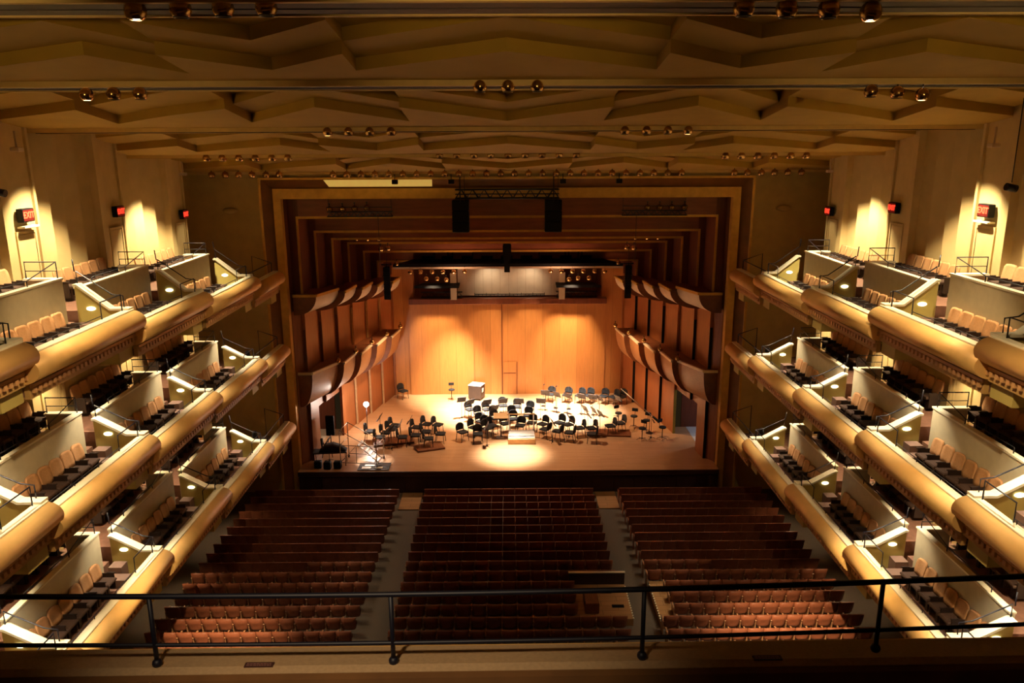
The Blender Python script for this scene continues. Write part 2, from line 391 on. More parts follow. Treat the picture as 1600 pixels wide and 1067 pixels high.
B1 = [(-5.5, 17.82), (-4.83, 17.85), (-4.2, 17.86), (-3.56, 17.87), (3.54, 17.84), (4.18, 17.82), (4.81, 17.81), (5.44, 17.77)]
balls([(x, 12.5, z-.03) for x, z in B1], 'on the nearest ceiling beam', 'ball lamps on the nearest beam', 1, (0, 7))
B2 = [(-9.19, 16.96), (-8.6, 16.97), (-8.02, 16.97), (-.58, 17.1), (.03, 17.1), (.67, 17.1), (8.01, 16.96), (8.59, 16.93), (9.15, 16.89)]
balls([(x, 18.0, z) for x, z in B2], 'on the second ceiling beam', 'ball lamps on the second beam', .95, (0, 8))
balls([(x, 24.3, 16.28) for x in (-5.36, -4.73, -4.1, -3.46, 3.53, 4.18, 4.82, 5.43)], 'on the third ceiling beam', 'ball lamps on the third beam', .95, (0, 7))
balls([(x, 30.7, 15.46 if abs(x) > 5 else 15.53) for x in [s*v for v in (8.33, 8.94, 9.56, 10.19, 10.82, 11.42) for s in (-1, 1)]+[-2.56+.65*i for i in range(9)]], 'on the fourth ceiling beam', 'ball lamps on the fourth beam')
balls([(x, 36.3, 14.65) for x in [s*v for v in (10.31, 10.91, 11.54, 12.14, 12.74, 13.36) for s in (-1, 1)]+[-7.88+.632*i for i in range(26)]], 'in front of the proscenium', 'ball lamps over the proscenium')
SBL = [(-8.55, 38.2, 12.95), (-7.93, 38.2, 12.95), (-7.35, 38.2, 12.98), (-6.76, 38.2, 13.01)]
balls(SBL, 'above the upper left truss', 'ball lamps over the stage')
balls([(-x, y, 12.97) for x, y, z in SBL], 'above the upper right truss', 'ball lamps over the stage')
L2 = [(-8.29, 43, 11), (-7.69, 43, 11), (-7.06, 43, 11), (-7.0, 43.3, 10.4), (-6.56, 43, 10.47)]
balls(L2, 'on the left inside of the shell', 'ball lamps over the stage')
balls([(-x, y, z) for x, y, z in L2], 'on the right inside of the shell', 'ball lamps over the stage')
L3 = [(-6.46, 45.5, 9.26), (-5.69, 45.5, 8.76), (-5.09, 45.5, 8.76), (-4.42, 45.5, 8.76), (-3.79, 45.5, 8.75), (-3.15, 45.5, 8.75), (-2.51, 45.5, 8.79), (-4.77, 45.5, 8.36), (-4.13, 45.5, 8.35), (-3.6, 45.5, 8.28)]
balls(L3, 'below the left half of the black canopy', 'ball lamps under the canopy', .9)
balls([(-x, y, z) for x, y, z in L3], 'below the right half of the black canopy', 'ball lamps under the canopy', .9)

# ------------------------------------------------------------------ proscenium and shell
def ring(mb, xo, zo, xi, zi, y0, y1, zb=-1.25):
    for s in (-1, 1): mb.box(s*xi, s*xo, y0, y1, zb, zo)
    mb.box(-xi, xi, y0, y1, zi, zo)
b = MB(); ring(b, 11.48, 14.50, 11.38, 14.40, 36.85, 37.1); struct('trim_proscenium_lip', b, 'goldtrim')
# cove is a slanting surface from the lip back to the inner band
b = MB()
for s in (-1, 1):
    b.prism([(s*11.38, 36.95), (s*11.38, 37.5), (s*10.9, 37.5), (s*10.98, 37.42)], -1.25, 14.4, 'z')
b.prism([(36.95, 14.40), (37.5, 14.40), (37.5, 13.92), (37.42, 13.96)], -11.38, 11.38, 'x')
struct('trim_proscenium_cove', b, 'cove')
b = MB(); ring(b, 10.98, 13.97, 10.62, 13.5, 37.3, 37.7); struct('trim_proscenium_band', b, 'goldtrim')
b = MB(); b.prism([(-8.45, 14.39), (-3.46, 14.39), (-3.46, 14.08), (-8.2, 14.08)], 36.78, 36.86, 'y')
tag(b.build('glow_plaster_strip', 'glowplaster'), 'bright yellow strip of plaster with painted-in glow over the left of the proscenium', 'plaster strip')  # emission stands in for lamplight falling on this plaster
RG = [(10.62, 13.5, 37.7), (10.12, 12.50, 38.3), (9.76, 11.62, 40.2), (9.30, 11.05, 42.0), (8.84, 10.60, 43.9), (8.34, 9.88, 45.8), (7.86, 9.05, 47.6), (7.35, 8.45, 49.4)]
for j in range(1, 8):
    xo, zo, yp = RG[j-1]; xi, zi, y = RG[j]
    b = MB(); zc = 8.0
    for s in (-1, 1):     # slanting side panel with a narrow open joint before the next rib
        xe = xi+.14
        b.prism([(s*xo, yp+.12), (s*xe, y), (s*(xe+.12), y), (s*(xo+.12), yp+.12)], 2.6 if j in (2, 3) else 0, zc, 'z')
        if j == 2:
            xm = xo+(xe-xo)*.55; ym = yp+.12+(y-yp-.12)*.55
            b.prism([(s*xo, yp+.12), (s*xm, ym), (s*(xm+.12), ym), (s*(xo+.12), yp+.12)], 0, 2.6, 'z')
        b.box(s*xi, s*(xi+.13), y-.05, y+.13, 2.6 if j == 2 else 0, zc)
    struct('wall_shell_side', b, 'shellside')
    b = MB()
    for s in (-1, 1):     # above the reflectors: plain steps
        b.box(s*xi, s*(xo+.25), y, y+.12, zc, zo+.2); b.box(s*xo, s*(xo+.1), yp+.12, y, zc, zo)
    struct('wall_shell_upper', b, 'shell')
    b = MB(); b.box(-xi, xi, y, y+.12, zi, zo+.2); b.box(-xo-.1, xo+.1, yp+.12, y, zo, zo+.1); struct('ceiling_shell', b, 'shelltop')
    if j < 7:
        b = MB(); g = .11
        ring(b, xi+g, zi+g, xi, zi, y-.04, y-.001, 8.0); struct('trim_shell_edge', b, 'goldtrim')
# joint strips: pale wood on the left paints in lit edges, right ones dark
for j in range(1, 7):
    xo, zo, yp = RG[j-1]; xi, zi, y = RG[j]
    b = MB(); b.box(-xi-.01, -xi-.12, y-.07, y-.051, 0 if j != 2 else 2.6, 7.0); struct('trim_joint_strip', b, 'wood' if j > 3 else 'shell')
    b = MB(); b.box(xi+.01, xi+.15, y-.07, y-.051, 0 if j != 2 else 2.6, 7.0 if j != 3 else 2.6); struct('trim_joint_strip', b, 'black' if j != 3 else 'yellow')
# wings behind the side openings
for s in (-1, 1):
    b = MB(); b.box(s*10.0, s*14.5, 43.0, 43.1, 0, 4); b.box(s*14.5, s*14.6, 39.9, 43.1, 0, 4); b.box(s*10.3, s*14.5, 39.9, 40.0, 0, 4); b.box(s*9.9, s*14.6, 39.9, 43.1, 4, 4.1)
    struct('wall_wing_left' if s < 0 else 'wall_wing_right', b, 'shell')
# back wall and recess over it
b = MB()
b.box(-7.6, 7.6, 49.5, 49.7, 0, 6.25)
for s in (-1, 1): b.box(s*6.05, s*7.6, 49.5, 49.7, 6.25, 9.2)
b.box(-6.05, 6.05, 49.5, 49.7, 8.75, 9.2)
for x0, x1, dz in ((-6.4, -5.2, .05), (-5.2, -3.7, 0), (-3.7, -2.2, .05), (-2.2, -.35, .0), (.55, 2.4, 0), (2.4, 3.55, .05), (5.0, 6.3, .05)):
    b.box(x0, x1, 49.5-.03-dz, 49.5, 0.01, 6.2)
struct('wall_stage_back', b, 'backwall')
b = MB(); b.box(-.33, .53, 49.43, 49.5, .01, 2.2)
d = b.build('door_20', 'backwall'); d['kind'] = 'structure'
b = MB(); b.box(-.42, -.36, 49.42, 49.5, 0, 6.2); b.box(.56, .60, 49.42, 49.5, 0, 2.2); b.box(-.3, .5, 49.41, 49.43, 1.42, 1.47); b.build('door_frame', 'shell', d)
b = MB(); b.box(-6.05, 6.05, 52.5, 52.6, 5.9, 9.2); b.box(-6.1, -6.0, 49.7, 52.5, 5.9, 9.2); b.box(6.0, 6.1, 49.7, 52.5, 5.9, 9.2); b.box(-6.05, 6.05, 49.7, 52.6, 9.1, 9.2)
b.box(-6.05, 6.05, 49.7, 52.6, 5.85, 5.95)
struct('wall_recess', b, 'shellside')
b = MB(); b.bbox(-6.3, 6.3, 49.0, 49.48, 6.12, 6.5, .03); struct('trim_lintel', b, 'shell')
t = thing('reflector_wall_panel', 'large beige panel with vertical joints hanging above the back wall', 'panel', (.07, 50.1, 6.5))
b = MB()
for i in range(12): b.box(-3.3+i*.55, -3.3+i*.55+.54, 0, .08, 0, 1.95+.0)
b.build('panel_boards', 'pale', t)
b = MB(); b.tube([(-2.2, -.25, .12), (2.3, -.25, .12)], .03); b.tube([(-2.2, -.25, .02), (2.3, -.25, .02)], .03)
for i in range(19): b.tube([(-2.2+i*.25, -.25, .02), (-2.2+i*.25, -.25, .12+(.1 if i % 3 == 0 else 0))], .02)
b.build('pipe_rail', 'blackmetal', t)

def truss(mb, x0, x1, y, z, h=.3, d=.3, r=.025, n=None):
    n = n or max(2, int(abs(x1-x0)/h/1.2))
    for yy in (y-d/2, y+d/2):
        for zz in (z, z+h): mb.tube([(x0, yy, zz), (x1, yy, zz)], r, 5)
        for i in range(n):
            a = x0+(x1-x0)*i/n; c = x0+(x1-x0)*(i+1)/n; m = (a+c)/2
            mb.tube([(a, yy, z), (m, yy, z+h), (c, yy, z)], r*.7, 4)
    for i in range(n+1):
        a = x0+(x1-x0)*i/n
        mb.tube([(a, y-d/2, z), (a, y+d/2, z)], r*.6, 4); mb.tube([(a, y-d/2, z+h), (a, y+d/2, z+h)], r*.6, 4)
for s, sd in ((-1, 'left'), (1, 'right')):
    t = thing('lighting_truss', f'black truss section standing in the {sd} end of the recess above the back wall', 'truss', (s*4.3, 49.3, 6.55))
    b = MB(); truss(b, -1.2, 1.4, 0, 0, .32); b.build('truss_frame', 'blackmetal', t)
    b = MB(); b.box(s*3.22, s*3.60, 48.6, 48.75, 6.5, 8.2); tag(b.build('white_column_panel', 'pale'), f'pale upright panel beside the {sd} truss of the recess', 'panel')
    b = MB(); b.prism([(-1.45, -.3), (1.3, -.3), (1.3, .8), (-1.0, .8)], -.08, .08, 'z')
    for i in range(len(b.v)): b.v[i] = (b.v[i][0]*(-s)*-1+s*4.5 if False else s*(4.3+(-b.v[i][0])*-1*-1), b.v[i][1]+47.9, b.v[i][2]+7.5)
    tag(b.build('small_canopy', 'black'), f'small black sound canopy over the {sd} truss of the recess', 'canopy')
    # trusses with lamps higher up
    x0, x1 = (-8.62, -5.5) if s < 0 else (5.5, 8.62)
    t = thing('lighting_truss', f'thin black truss hanging across the {sd} upper corner of the shell', 'truss', ((x0+x1)/2, 38.02, 12.62))
    b = MB(); truss(b, -1.56, 1.56, 0, 0, .22, .2, .02); b.tube([(-1.56, -.2, .45), (1.56, -.2, .45)], .02); b.build('truss_frame', 'blackmetal', t)
    b = MB()
    for x in (-1.5, 1.5): b.tube([(x, 0, .22), (x, 0, 2.0)], .01, 4)
    b.tube([(-s*.85, 0, 0), (-s*.85, 0, -2.2)], .012, 4); b.build('hanging_cable', 'blackmetal', t)

# black canopy over the stage
t = thing('sound_canopy', 'wide black sound canopy hanging across the middle of the stage', 'canopy', (0, 46.6, 9.0))
b = MB()
b.prism([(-6.7, -1.1), (6.75, -1.1), (6.0, .3), (5.4, 2.1), (-5.4, 2.1), (-6.0, .3)], .06, .22, 'z')
for i in range(9): b.box(-5.2+i*1.2, -4.5+i*1.2, .8, 1.8, .22, .42)
b.build('canopy_top', 'black', t)
b = MB(); b.prism([(-6.7, -1.14), (6.75, -1.14), (6.0, .3), (5.4, 2.1), (-5.4, 2.1), (-6.0, .3)], -.06, .055, 'z'); b.build('canopy_underside', 'pale', t)
b = MB()
random.seed(3)
for x, z in ((-4.4, 4.6), (-3.6, 3), (-3.3, 4.6), (-2.1, 3.2), (1.9, 3.2), (3.5, 2.6), (3.7, 4.6), (4.25, 4.6), (4.5, 2.2)):
    b.tube([(x, .5, .2), (x+random.uniform(-.08, .08), .5, .2+z*.4), (x-.05, .5, .2+z)], .028, 5)
b.build('hanging_cable', 'black', t)
# speakers
for s, sd in ((-1, 'left'), (1, 'right')):
    t = thing('line_array_speaker', f'slim black line array speaker hanging at the {sd} side of the stage', 'speaker', (s*6.98, 45.0, 7.25))
    b = MB()
    for i in range(7): b.prism([(-.19, -.15), (.19, -.15), (.16, .2), (-.16, .2)], i*.27+.02, i*.27+.26, 'z')
    b.prism([(-.17, -.12), (.17, -.12), (.15, .2), (-.15, .2)], 0, 1.92, 'z'); b.build('speaker_box', 'black', t)
    b = MB(); b.box(-.3, .3, -.06, .06, 2.0, 2.07); b.box(-.04, .04, -.04, .04, 1.9, 2.1); b.tube([(0, 0, 2.07), (0, 0, 3.6)], .012, 4); b.build('hanging_frame', 'blackmetal', t)
    x0 = -2.57 if s < 0 else 1.74
    t = thing('subwoofer_stack', f'big black speaker stack hanging {sd} of the centre above the stage', 'speaker', (x0+.4, 36.95, 11.96))
    b = MB()
    for i in range(3): b.bbox(-.39, .39, -.25, .25, i*.5, i*.5+.49, .03)
    b.build('speaker_box', 'black', t)
    b = MB(); b.tube([(0, -.3, 1.4), (0, -.3, 2.6)], .03, 5); b.tube([(.2, -.3, 1.4), (.2, -.3, 2.6)], .015, 5); b.build('hanging_chain', 'blackmetal', t)
    for k, x in enumerate((5.12, 2.55)):
        t = thing('small_speaker', f"small black box hanging below the last beam, {'outer' if k == 0 else 'inner'} one on the {sd}", 'speaker', (s*x, 36.5, 14.3), 0)
        b = MB(); b.bbox(-.13, .13, -.12, .12, -.1, .1, .02); b.build('speaker_box', 'black', t)
        b = MB(); b.tube([(0, 0, .1), (0, 0, .5)], .02, 5); b.build('stem', 'blackmetal', t)
t = thing('speaker_truss', 'black lattice truss high over the centre of the stage carrying the speaker stacks', 'truss', (0, 36.98, 13.52))
b = MB(); truss(b, -2.4, 2.4, 0, 0, .40, .4, .035, 9); b.tube([(-2.4, -.2, .2), (2.4, -.2, .2)], .03); b.build('truss_frame', 'blackmetal', t)
t = thing('centre_speaker', 'long narrow black speaker hanging on the centre line above the canopy', 'speaker', (-.03, 44.2, 8.95))
b = MB(); b.prism([(-.16, 0), (-.16, .5), (-.24, .9), (-.24, 1.5), (-.15, 1.75), (.15, 1.75), (.24, 1.5), (.24, .9), (.16, .5), (.16, 0)], -.2, .2, 'y'); b.build('speaker_box', 'black', t)
b = MB(); b.tube([(0, 0, 1.7), (0, 0, 2.6)], .02, 5); b.build('hanging_cable', 'blackmetal', t)

# side reflectors (hull-shaped shelves)
def shell_x(y):
    for j in range(1, 8):
        if y <= RG[j][2]: return RG[j-1][0]
    return RG[-1][0]
def xat(y, off):   # smooth line through the ring corners
    a, c = (10.3, 38.3), (7.6, 48.2)
    return a[0]+(c[0]-a[0])*(y-a[1])/(c[1]-a[1])-off
def reflector(s, lower):
    sd = 'left' if s < 0 else 'right'
    lab = f"{'dark-topped wooden reflector shaped like boat hulls, lower one' if lower else 'pale curved reflector with stepped dark top, upper one'} on the {sd} stage wall"
    t = thing('wall_reflector', lab, 'reflector', (0, 0, 0))
    zt, dep, h = (4.85, 1.0, 1.75) if lower else (8.82, 1.3, .95)
    y0, y1 = (37.9, 48.0) if lower else (37.9, 47.6); n = 5; st = (y1-y0)/n
    top = MB(); hulls = []; edge = MB()
    for i in range(n):
        a, c = y0+i*st, y0+(i+1)*st
        drop = (-.02 if lower else -.17)*i
        wa, wc = xat(a, -.2), xat(c, -.2)
        oa, oc = xat(a, dep+(.2 if i else 0)), xat(c, dep-.12)
        if i == 0: wa = 10.55; oa = 9.85 if lower else 9.4
        z = zt+drop
        top.prism([(s*wa, a), (s*oa, a), (s*oc, c), (s*wc, c)], z-.06, z, 'z')
        edge.prism([(s*(oa+.06), a), (s*(oa-.05), a), (s*(oc-.05), c), (s*(oc+.06), c)], z-.10, z+.03, 'z')
        if i == 0: edge.box(s*10.55, s*oa, a-.06, a, z-.1, z+.03)
        hb = MB(); g = []; m = 9
        for yy, o_, w_ in ((a, oa, wa), (c, oc, wc)):
            row = []
            for k in range(m):
                q = k/(m-1)*PI/2
                row.append((s*(w_+(o_-w_)*math.cos(q)**.8), yy, z-.06-(h*(1 if lower else 1))*math.sin(q)))
            g.append(row)
        hb.sheet(g)
        hulls.append(hb.build('hull_panel', 'hull' if lower else 'pale', t))
        e = MB(); poly = [(p[0], p[2]) for p in g[0]]+[(s*wa, z-.06)]
        e.prism(poly, a, a+.03, 'y'); e.build('hull_end', 'hullend', t); e = MB()
        poly = [(p[0], p[2]) for p in g[1]]+[(s*wc, z-.06)]
        e.prism(poly, c-.03, c, 'y'); e.build('hull_end', 'hullend', t)
    top.build('shelf_top', 'hullend' if lower else 'shell', t); edge.build('shelf_edge', 'edge' if lower else 'goldtrim', t)
    if lower:
        pts = [(s*(xat(y0+(i+.95)*st, dep-.05)), y0+(i+.95)*st, zt+.12) for i in range(n)]
        balls(pts, f'on the {sd} lower reflector', f'ball lamps on the {sd} reflector', .9)
for s in (-1, 1):
    reflector(s, True); reflector(s, False)

# ------------------------------------------------------------------ balcony boxes
POS = ['', '', '', '', '']
BAYN = ['fifth box from the stage', 'fourth box from the stage', 'third box from the stage', 'second box from the stage', 'box nearest the stage']
TN = {1: 'lowest', 2: 'middle', 3: 'top'}
def box_bay(s, t, k):
    zs = TIER[t][k]; y0, y1 = YS[k], YS[k+1]; last = (k == 4)
    sd = 'left' if s < 0 else 'right'
    e = thing('balcony_box', f'gold rolled-front box on the {TN[t]} {sd} balcony, {BAYN[k]}', 'balcony', (0, 0, 0), 0, f'boxes of the {TN[t]} {sd} balcony')
    # slab
    b = MB(); b.box(s*10.95, s*14.6, y0, y1, zs-.95, zs-.75)
    if not last: b.box(s*12.42, s*14.6, y0, y1-.72, zs-.75, zs+.38); b.box(s*13.3, s*14.6, y1-.72, y1, zs-.75, zs+.05); b.box(s*12.42, s*13.3, y1-.72, y1-.2, zs-.75, zs-.3)
    b.build('box_floor', 'boxfloor', e)
    b = MB(); b.box(s*10.95, s*14.6, y0, y1, zs-1.0, zs-.951); b.box(s*10.82, s*10.94, y0, y1, zs-1.0, zs-.5)
    b.build('soffit', 'soffit', e)
    b = MB(); b.box(s*10.95, s*12.2, y1-.85, y1-.05, zs-1.4, zs-1.0); b.build('bracket', 'box', e)
    # rolled fascia
    uc, cz, ru, rz = 10.86, zs-.31, .40, .31; n = 12; u1 = uc
    prof = [(s*(uc-ru*math.cos(-PI/2+PI*i/n)), cz+rz*math.sin(-PI/2+PI*i/n)) for i in range(n+1)]
    prof += [(s*(uc+.06), cz+rz), (s*(uc+.06), cz-rz)]
    b = MB(); b.prism(prof, y0-(.12 if k else 0), y1, 'y', True); b.build('rolled_fascia', 'gold', e)
    b = MB(); y = y0+.05
    while y < y1-.1: b.box(s*10.74, s*10.80, y, y+.11, zs-.86, zs-.74); y += .2
    b.box(s*10.77, s*10.80, y0, y1, zs-.74, zs-.66); b.build('dentil_strip', 'dentil', e)
    b = MB(); b.bbox(s*10.78, s*11.02, y0, y1-.0, zs-.02, zs+.035, .01); b.build('sill', 'cap', e)
    b = MB(); b.box(s*10.95, s*11.0, y0, y1, zs-.75, zs-.02); b.build('front_wall', 'box', e)
    if last:
        b = MB(); b.tube([(s*11.0, y0+.1, zs+.03), (s*11.0, y0+.1, zs+.45), (s*11.0, y1-.25, zs+.45), (s*11.0, y1-.25, zs+.03)], .022)
        b.tube([(s*11.0, y1-.25, zs+.45), (s*11.9, y1-.2, zs+.75), (s*11.9, y1-.2, zs-.7)], .022); b.build('guard_rail', 'rail', e)
        return
    ph = zs+(1.02 if t == 3 else .93); pe = y1-.75
    b = MB(); b.box(s*12.30, s*12.42, y0, pe, zs-.75, ph); b.box(s*12.42, s*13.25, pe-.12, pe, zs+.3, ph); b.build('parapet', 'parapet', e)
    b = MB(); b.box(s*12.27, s*12.45, y0, pe+.02, ph, ph+.05); b.box(s*12.45, s*13.27, pe-.2, pe+.02, ph, ph+.05); b.build('parapet_cap', 'cap', e)
    up = .72 if t == 3 else .5
    pr = [(s*11.0, zs-.75), (s*11.0, zs+.01), (s*11.38, zs+.01), (s*12.25, zs+up), (s*12.32, zs+up), (s*12.32, zs-.75)]
    b = MB(); b.prism(pr, y1-.16, y1-.02, 'y'); pt = b.build('partition', 'box', e)
    cp = [(10.82, zs+.03), (11.38, zs+.03), (12.25, zs+up+.01), (12.34, zs+up+.01), (12.34, zs+up+.07), (12.23, zs+up+.07), (11.36, zs+.09), (10.82, zs+.09)]
    b = MB(); b.prism([(s*u, z) for u, z in cp], y1-.24, y1+.06, 'y'); b.build('partition_cap', 'cap', e)
    b = MB(); b.lathe([(.02, -.012), (.13, -.012), (.13, 0), (.10, .012), (.02, .012)], 16)
    for i, (x, y, z) in enumerate(b.v): b.v[i] = (x+s*11.92, z+y1-.175, y*.45+zs+.08)
    b.build('step_light', 'steplit', pt)
    # rails
    b = MB(); R = .018
    b.tube([(s*13.22, pe-.1, ph+.05), (s*13.22, pe-.1, ph+.5), (s*12.36, pe-.1, ph+.5), (s*12.36, pe-.1, ph+.05)], R)
    b.tube([(s*12.36, pe-.1, ph+.5), (s*12.36, pe-1.5, ph+.2), (s*12.36, y0+.9, ph+.2)], R*.8)
    b.tube([(s*12.36, pe-1.5, ph+.05), (s*12.36, pe-1.5, ph+.2)], R*.8); b.tube([(s*12.36, y0+.9, ph+.05), (s*12.36, y0+.9, ph+.2)], R*.8)
    b.tube([(s*12.36, pe-.1, ph+.25), (s*13.22, pe-.1, ph+.25)], R*.7); b.build('guard_rail', 'rail', e)
    b = MB(); b.tube([(s*12.3, y1-.02, zs+up+.07), (s*12.3, y1-.02, zs+up+.42), (s*11.36, y1-.02, zs+.46), (s*11.05, y1-.02, zs+.42), (s*11.05, y1-.02, zs+.06)], R)
    b.tube([(s*12.3, y1-.1, zs+up+.42), (s*12.36, y1-.02, zs+up+.75)], R)
    b.build('handrail', 'rail', e)
    b = MB(); b.tube([(s*10.98, y1-.3, zs+.03), (s*10.98, y1-.3, zs+.5), (s*10.98, y1-1.45, zs+.5), (s*10.98, y1-1.45, zs+.03)], R)
    b.tube([(s*10.98, y1-1.45, zs+.13), (s*10.98, y0+.2, zs+.13)], R*.7)
    y = y0+.25
    while y < y1-1.5: b.tube([(s*10.98, y, zs+.03), (s*10.98, y, zs+.13)], R*.7); y += 1.2
    b.build('sill_rail', 'rail', e)
    # two steps at the end of the front row
    b = MB(); b.box(s*11.55, s*12.25, y1-1.0, y1-.6, zs-.75, zs-.5); b.box(s*11.85, s*12.25, y1-.6, y1-.2, zs-.75, zs-.3); b.build('steps', 'steps', e)
for s in (-1, 1):
    for t in (1, 2, 3):
        for k in range(5): box_bay(s, t, k)
# face wall and floor under lowest boxes
for s, n in ((-1, 'wall_under_left'), (1, 'wall_under_right')):
    b = MB(); b.box(s*14.5, s*14.6, 6, 37, -1.2, 1.9); struct(n, b, 'fwall')

# balcony seats
def make_bseat():
    t = thing('balcony_chair', '', 'seat')
    # seat faces local -y ; origin on floor
    b = MB(); g = []
    for z, w_, dy in ((.40, .20, .20), (.55, .235, .225), (.72, .24, .26), (.84, .225, .285), (.90, .17, .30)):
        g.append([(w_*q, dy+.05*(1-q*q), z) for q in (-1, -.6, 0, .6, 1)])
    b.sheet(g); g2 = [[(x, y+.055, z) for x, y, z in r] for r in g]; b.sheet(g2)
    edge = [g[i][0] for i in range(5)]+g[4][1:]+[g[i][4] for i in (3, 2, 1, 0)]+g[0][3:0:-1]
    e2 = [(x, y+.055, z) for x, y, z in edge]; b.sheet([edge+[edge[0]], e2+[e2[0]]])
    b.build('seat_back', 'tanfab', t)
    b = MB(); b.bbox(-.22, .22, -.20, .22, .36, .46, .03); b.build('seat_cushion', 'seatfab', t)
    b = MB(); b.box(-.26, -.235, -.12, .24, .12, .56); b.box(.235, .26, -.12, .24, .12, .56); b.box(-.05, .05, -.05, .15, 0, .36); b.build('seat_frame', 'darkseat', t)
    for q in (-1, 1):
        b = MB(); b.bbox(q*.27, q*.235, -.16, .10, .56, .59, .008); b.build('armrest', 'darkseat', t)
    return t
bseat = Maker(make_bseat)
for s in (-1, 1):
    sd = 'left' if s < 0 else 'right'
    for t in (1, 2, 3):
        for k in range(0, 4):
            zs = TIER[t][k]; y0, y1 = YS[k], YS[k+1]
            for row in ('front', 'rear'):
                if row == 'front': n = 7; a, c, u, z = y0+.35, y1-1.15, 11.9, zs-.75
                else: n = 6; a, c, u, z = y0+1.35, y1-.78, 13.45, zs+.38
                for i in range(n):
                    y = a+(c-a)*(i+.5)/n
                    if y < (15.2 if t == 3 else 14.9 if t == 2 else 16.5): continue
                    rz = s*(-PI/2)
                    j = n-i
                    lab = f'tan seat, {TN[t]} {sd} balcony, {BAYN[k].replace(" from the stage", " from stage")}, {row} row, {ORD[j]} from its stage end'
                    bseat.at((s*u, y, z), rz, lab, f'seats of the {TN[t]} {sd} balcony').scale = (1.07, 1.0, 1.06)
# dark stool-like chairs in the small end boxes come later with the stage chairs

# ------------------------------------------------------------------ orchestra seats
def oseat_geo():
    g = []
    for z, w_, dy in ((.34, .19, .05), (.42, .245, .06), (.62, .262, .10), (.84, .262, .155)):
        g.append([(w_*q, dy-.05*(1-q*q) if False else dy-.035*(q*q), z+(.018*(1-q*q) if z > .8 else 0)) for q in (-1, -.5, 0, .5, 1)])
    return g
def make_oseat():
    # faces local +y (towards the stage); back shell is seen from behind
    t = thing('auditorium_chair', '', 'seat')
    g = oseat_geo()
    g = [[(x, -y, z) for x, y, z in r] for r in g]
    b = MB(); b.sheet(g); g2 = [[(x*.98, y+.05, z) for x, y, z in r] for r in g]; b.sheet(g2)
    b.sheet([g[-1], g2[-1]], False); b.sheet([[r[0] for r in g], [r[0] for r in g2]], False); b.sheet([[r[-1] for r in g], [r[-1] for r in g2]], False); b.sheet([g[0], g2[0]], False)
    b.build('seat_back', 'seatwood', t)
    b = MB(); b.bbox(-.235, .235, -.02, .10, .36, .62, .03); b.bbox(-.235, .235, .10, .20, .40, .60, .03)
    b.build('seat_cushion', 'cushion', t)
    b = MB(); b.box(-.275, -.25, -.05, .33, 0, .58); b.bbox(-.29, -.235, -.08, .36, .58, .62, .012); b.build('armrest', 'arm', t)
    return t
oseat = Maker(make_oseat)
ROWS = [22.7+.8*i for i in range(17)]
cand = []
for r, y in enumerate(ROWS):
    for blk, x0, n in (('left', -12.35, 13), ('centre', -4.13, 15), ('right', 5.38, 13)):
        w_ = 7.0/13 if blk != 'centre' else 8.26/15
        for i in range(n):
            x = x0+w_*(i+.5)
            if blk == 'centre' and r in (3, 4, 5) and x > 2.3 + (.35 if r == 3 else 0): continue
            if blk == 'right' and r in (3, 4, 5) and i == 0: continue
            if r == 16 and i > 99: continue
            if blk == 'left': j, end = n-i, 'aisle'
            elif blk == 'right': j, end = i+1, 'aisle'
            else: j, end = i+1, 'left'
            cand.append((y, x, f'curved wooden seat, {blk} block, {ORD[r+1]} row from the railing, {ORD[j]} from {"the aisle" if end == "aisle" else "the left"}', blk))
cand.sort(key=lambda c: (c[0], abs(c[1])))
rest = MB(); cnt = 0
for y, x, lab, blk in cand:
    if cnt < 300:
        oseat.at((x, y, floor_z(y)), 0, lab, f'seats of the {blk} block'); cnt += 1
    else:
        z0 = floor_z(y); g = oseat_geo(); g = [[(x+a, y-b_, z0+c) for a, b_, c in r_] for r_ in g]
        rest.sheet(g); g2 = [[(a, b_+.05, c) for a, b_, c in r_] for r_ in g]; rest.sheet(g2)
        rest.sheet([g[-1], g2[-1]], False); rest.sheet([[r_[0] for r_ in g], [r_[0] for r_ in g2]], False)
        rest.box(x-.235, x+.235, y+.0, y+.2, z0+.36, z0+.60); rest.box(x-.275, x-.25, y-.05, y+.33, z0, z0+.6)
o = rest.build('auditorium_chair_rows', 'seatwood', fix=False); tag(o, 'far rows of dark red wooden seats in shadow below the stage', 'seats', None, 'stuff')

# wooden mixing platforms among the seats
def platform(name, lab, x0, x1, y0, y1, z, outlets):
    t = thing(name, lab, 'platform', ((x0+x1)/2, (y0+y1)/2, z-.35))
    w_, d_ = (x1-x0)/2, (y1-y0)/2
    b = MB(); b.box(-w_, w_, -d_, d_, 0, .30); b.build('platform_deck', 'platwood', t)
    b = MB()
    for k in range(int(d_*2/.16)): b.box(w_-.02, w_+.03, -d_+k*.16, -d_+k*.16+.08, .301, .318) if x0 < 4 else b.box(-w_-.03, -w_+.02, -d_+k*.16, -d_+k*.16+.08, .301, .318)
    b.build('edge_strip', 'cap', t)
    if outlets:
        b = MB()
        for (a, c) in outlets: b.bbox(a-.22, a+.22, c-.09, c+.09, .301, .33, .01)
        b.build('outlet_box', 'black', t)
    return t
platform('seat_platform', 'wooden platform with black outlet boxes at the right end of the centre seats', 2.35, 4.45, 24.9, 27.2, floor_z(26)+.36, [(.25, .6), (.6, -.35)])
platform('seat_platform', 'narrow wooden platform at the left end of the right seat block', 5.42, 5.98, 24.7, 27.4, floor_z(26)+.36, None)
b = MB(); b.bbox(2.75, 3.25, 25.2, 26.2, floor_z(26)+.33, floor_z(26)+.75, .02); tag(b.build('equipment_crate', 'hullend'), 'brown crate standing on the wooden seat platform', 'crate')
